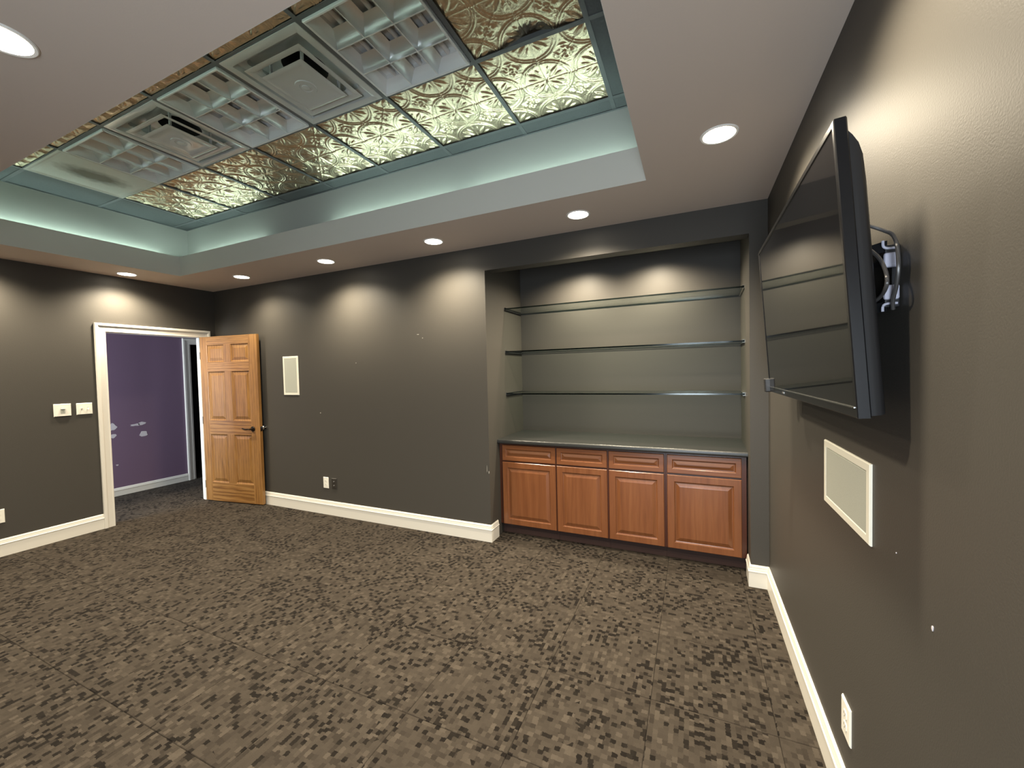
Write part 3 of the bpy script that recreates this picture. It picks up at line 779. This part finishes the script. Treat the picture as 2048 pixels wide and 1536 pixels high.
ct = MB(); cy0 = 3.350; cyb = NYB - .002; n = 8
prof = [(cyb, .862), (cy0 + .012, .862)] + [(cy0 + .012 - .012 * math.sin(a), .874 - .012 * math.cos(a)) for a in [PI / 2 * k / n for k in range(1, n + 1)]] + \
       [(cy0 + .014 - .014 * math.cos(a), .888 + .014 * math.sin(a)) for a in [PI / 2 * k / n for k in range(1, n + 1)]] + [(cyb, .902)]
ct.rings([[(NX0 + .002, y, z) for y, z in prof], [(NX1 + .004 + (y - 3.35) * .031, y, z) for y, z in prof]])
cn = obj('countertop', ct, M['counter'], smooth=True)
tag(cn, 'charcoal laminate countertop over the maple cabinets', 'countertop')

# ------------------------------------------------------------------ glass shelves
def shelf(z, label):
    y0, y1 = 3.578, 3.984
    s_ = thing('glass_shelf', label, 'shelf', (0, 0, z), group='glass shelves in the niche')
    xr0 = NX1 + (y0 - YB) * .0324 - .004; xl = NX0 + .004
    xr1 = NX1 + (y1 - YB) * .0324 - .004
    g = MB(); tk = .0125
    pts = [(xl, y0), (xr0, y0), (xr1, y1), (xl, y1)]
    v = [(x, y, -tk / 2) for x, y in pts] + [(x, y, tk / 2) for x, y in pts]
    g.add(v, [(3, 2, 1, 0), (4, 5, 6, 7)]); g.cur = 1
    o = len(g.v) - 8
    for f_ in [(0, 1, 5, 4), (1, 2, 6, 5), (2, 3, 7, 6), (3, 0, 4, 7)]:
        g.f.append([i + o for i in f_]); g.mi.append(1)
    obj('glass_pane', g, [M['glass'], M['glass_edge']], s_)
    def channel(xa, xb, sgn, mat):
        """U channel hugging the side wall, open towards the glass"""
        wdt, th, hh = .017, .0022, .0115
        pr = [(0, -hh), (wdt, -hh), (wdt, -hh + th), (th, -hh + th), (th, hh - th), (wdt, hh - th), (wdt, hh), (0, hh)]
        return MB().rings([[(xa + sgn * q, y0 - .006, zz) for q, zz in pr], [(xb + sgn * q, y1, zz) for q, zz in pr]])
    obj('side_channel', channel(NX0 + .001, NX0 + .001, 1, 0), M['channel'], s_)
    obj('side_channel', channel(xr0 + .003, xr1 + .003, -1, 0), M['chrome'], s_)
    return s_
shelf(2.137, 'top glass shelf in the niche, showing most of its underside')
shelf(1.721, 'middle glass shelf in the niche')
shelf(1.311, 'lowest glass shelf in the niche, seen edge on above the countertop')

# ------------------------------------------------------------------ wall plates, outlets, in-wall speakers
def on_wall(name, label, cat, loc, facing, group=None):
    """local x = right when looking at the wall, local -y = out of the wall, z up"""
    rz = {'back': 0, 'left': PI / 2, 'right': -PI / 2}[facing]
    return thing(name, label, cat, loc, (0, 0, rz), group)
def plate(mb, w_, h_, d=.006):
    rc = lambda i, y: [(-w_ / 2 + i, y, -h_ / 2 + i), (w_ / 2 - i, y, -h_ / 2 + i), (w_ / 2 - i, y, h_ / 2 - i), (-w_ / 2 + i, y, h_ / 2 - i)]
    return mb.rings([rc(0, 0), rc(0, -d * .4), rc(.004, -d), rc(.007, -d)])
def outlet(label, loc, facing, mats=('plastic', 'plastic'), w_=.072, h_=.116):
    t_ = on_wall('wall_outlet', label, 'outlet', loc, facing, 'duplex wall outlets')
    obj('cover_plate', plate(MB(), w_, h_), M[mats[0]], t_)
    for s_ in (-1, 1):
        o = obj('receptacle', MB().rings([[(.0165 * max(-.86, min(.86, math.cos(a))) * 1.1, y, s_ * .0195 + .0145 * math.sin(a)) for a in [2 * PI * k / 24 for k in range(24)]] for y in (-.005, -.0078)]), M[mats[1]], t_)
        for dx in (-.0063, .0063): obj('slot', MB().box(dx - .001, dx + .001, -.0082, -.0079, s_ * .0195 - .001, s_ * .0195 + .007), M['slot'], o)
        obj('slot', MB().lathe([(.0022, -.0079), (.0022, -.0082)], 10, (0, 0, s_ * .0195 - .006), 1), M['slot'], o)
    obj('screw', MB().lathe([(.003, -.006), (.003, -.0072)], 12, (0, 0, 0), 1), M[mats[1]], t_)
    return t_
outlet('white wall outlet low on the back wall, beside the dark plate', (-3.714, YB, .351), 'back', w_=.078, h_=.122)
outlet('white wall outlet low on the right wall below the speaker', (XR, 1.652, .332), 'right', w_=.082, h_=.124)
outlet('white wall outlet cut by the left picture edge above the baseboard', (XL, 1.342, .356), 'left', w_=.078, h_=.122)
# dark cable plate beside the back wall outlet
t_ = on_wall('cable_plate', 'small dark brown wall plate with two jacks right of the white outlet', 'wall plate', (-3.588, YB, .352), 'back')
obj('cover_plate', plate(MB(), .072, .116, .008), M['brownplate'], t_)
for z in (.022, -.022): obj('jack', MB().lathe([(.008, -.007), (.008, -.011), (.005, -.011), (.004, -.016)], 16, (.0, 0, z), 1), M['tvgrey'], t_, smooth=True)
obj('screw', MB().lathe([(.0035, -.008), (.0035, -.0092)], 12, (0, 0, .05), 1), M['tvgrey'], t_)
# dimmer plate and twin switch plate on the left wall
t_ = on_wall('dimmer_switch', 'wide white dimmer plate with a centre slider, left of the twin switch', 'switch', (XL, 1.776, 1.256), 'left')
obj('cover_plate', plate(MB(), .120, .121, .012), M['plastic'], t_)
obj('slider_track', MB().box(-.016, .016, -.0135, -.011, -.030, .026), M['grille'], t_)
obj('slider_knob', MB().box(-.015, .015, -.021, -.013, .008, .020), M['toggle'], t_, bevel=.002)
t_ = on_wall('light_switch', 'white twin toggle switch plate beside the door frame', 'switch', (XL, 1.932, 1.256), 'left')
obj('cover_plate', plate(MB(), .117, .114, .007), M['plastic'], t_)
for dx, up in ((-.023, 1), (.023, -1)):
    obj('toggle_slot', MB().box(dx - .005, dx + .005, -.0074, -.0068, -.012, .012), M['grille'], t_)
    q = [(-.004, -.006), (.004, -.006), (.004, .006), (-.004, .006)]
    obj('toggle', MB().rings([[(dx + a, -.006, b_) for a, b_ in q], [(dx + a * .8, -.019, b_ * .7 + up * .010) for a, b_ in q]]), M['toggle'], t_)

def speaker(label, loc, facing, w_, h_):
    t_ = on_wall('wall_speaker', label, 'speaker', loc, facing, 'flush white wall speakers')
    rc = lambda i, y: [(-w_ / 2 + i, y, -h_ / 2 + i), (w_ / 2 - i, y, -h_ / 2 + i), (w_ / 2 - i, y, h_ / 2 - i), (-w_ / 2 + i, y, h_ / 2 - i)]
    obj('frame', MB().rings([rc(0, 0), rc(0, -.004), rc(.003, -.007), rc(.024, -.007), rc(.027, -.003), rc(.027, 0)], False, False), M['spkframe'], t_)
    g_ = obj('grille', MB().rings([rc(.0275, -.001), rc(.0275, -.0055), rc(.029, -.0062)]), M['grille'], t_)
    return t_
speaker('tall white wall speaker on the back wall right of the oak door', (-4.209, YB, 1.540), 'back', .250, .444)
speaker('wide white wall speaker on the right wall under the television', (XR, 1.670, 1.122), 'right', .440, .236)

# ------------------------------------------------------------------ television on its mount
TVW, TVH, TILT = 1.20, 0.701, 0.067
st, ctt = math.sin(TILT), math.cos(TILT)
mat_tv = Matrix(((0, -ctt, -st), (1, 0, 0), (0, -st, ctt))).to_4x4()     # columns: far along wall, out to room, up
tv = thing('television', 'black flat television tilted out from the right wall on a bracket', 'television')
tv.matrix_world = Matrix.Translation((0.325, 1.788, 1.7465)) @ mat_tv
hx, hz = TVW / 2, TVH / 2
bz = MB()
rr = lambda a, bt, y: [(-hx + a, y, -hz + bt), (hx - a, y, -hz + bt), (hx - a, y, hz - a), (-hx + a, y, hz - a)]
bz.rings([rr(.003, .003, -.027), rr(0, 0, -.024), rr(0, 0, -.002), rr(.002, .002, 0), rr(.014, .024, 0), rr(.015, .026, -.003)], True, False)
obj('bezel', bz, M['tvblack'], tv)
obj('screen', MB().rings([rr(.0148, .0258, -.006), rr(.0148, .0258, -.0022)]), M['screen'], tv)
bk = MB()   # rounded back cover, set in from the edge
def bl(i, top, y): return [(-hx + i, y, -hz + .004 + i * .3), (hx - i, y, -hz + .004 + i * .3), (hx - i, y, hz - top), (-hx + i, y, hz - top)]
bk.rings([bl(.003, .028, -.0235), bl(.004, .043, -.034), bl(.006, .064, -.045), bl(.009, .092, -.052), bl(.016, .15, -.0565)], False, True)
obj('back_cover', bk, M['tvback'], tv, smooth=True)
obj('bezel_glint', MB().box(-hx + .015, hx - .015, -.002, .0012, -hz + .0235, -hz + .0262), M['chrome'], tv)  # added bright strip standing in for the reflection along the bezel chamfer
obj('logo_badge', MB().box(.235, .272, 0, .001, -hz + .009, -hz + .016), M['tvgrey'], tv)
sb = obj('sensor_box', MB().box(hx - .016, hx + .022, -.014, .020, -hz - .002, -hz + .066), M['tvback'], tv, bevel=.005)

mt = thing('television_mount', 'black steel bracket with grey caps between the television and the right wall', 'bracket', (XR, 1.66, 1.738))
y0m, y1m = -.375, .375
for z in (.062, -.062):
    obj('wall_rail', MB().box(-.030, -.0005, y0m, y1m, z - .014, z + .014), M['steel'], mt, bevel=.003)
for yy in (y0m + .02, y1m - .06):
    obj('wall_plate', MB().box(-.010, -.0005, yy, yy + .045, -.075, .075), M['steel'], mt)
for sy, ye in ((-1, y0m), (1, y1m)):
    for z in (.038, -.040):
        obj('end_cap', MB().box(-.033, -.003, ye + sy * .001 - .006, ye + sy * .001 + .006, z - .018, z + .018), M['cap'], mt, bevel=.005)
    for z, b2 in ((.076, 1), (-.076, -1)):
        obj('hook', MB().tube([(-.034, ye, z + b2 * .010), (-.033, ye, z - b2 * .004), (-.024, ye, z - b2 * .009), (-.006, ye, z - b2 * .009)],   .003, 8, 4), M['cap'], mt, smooth=True)
    ya, yb2 = ye + .004, ye - sy * .06
    obj('tilt_arm', MB().prism([(-.026, ya - .004), (-.026, ya + .004), (-.060, yb2 + .004), (-.060, yb2 - .004)], .060, .086), M['steel'], mt)
    obj('tilt_arm', MB().prism([(-.026, ya - .004), (-.026, ya + .004), (-.048, yb2 + .004), (-.048, yb2 - .004)], -.086, -.062), M['steel'], mt)

cb = MB().tube([(.384, 1.272, 1.866), (.400, 1.266, 1.856), (.420, 1.259, 1.841), (.430, 1.247, 1.827), (.432, 1.230, 1.798), (.434, 1.227, 1.7515), (.436, 1.243, 1.708), (.437, 1.263, 1.676), (.441, 1.274, 1.655)], .0042, 8)
tag(obj('power_cable', cb, M['cable'], smooth=True), 'outer looping grey cable between the television back and the wall', 'cable')
cb = MB().tube([(.384, 1.270, 1.812), (.392, 1.2555, 1.798), (.400, 1.2256, 1.769), (.402, 1.198, 1.7315), (.402, 1.195, 1.7025), (.404, 1.231, 1.6835), (.398, 1.268, 1.672)], .0042, 8)
tag(obj('signal_cable', cb, M['cable'], smooth=True), 'inner looping dark cable hanging behind the television edge', 'cable')
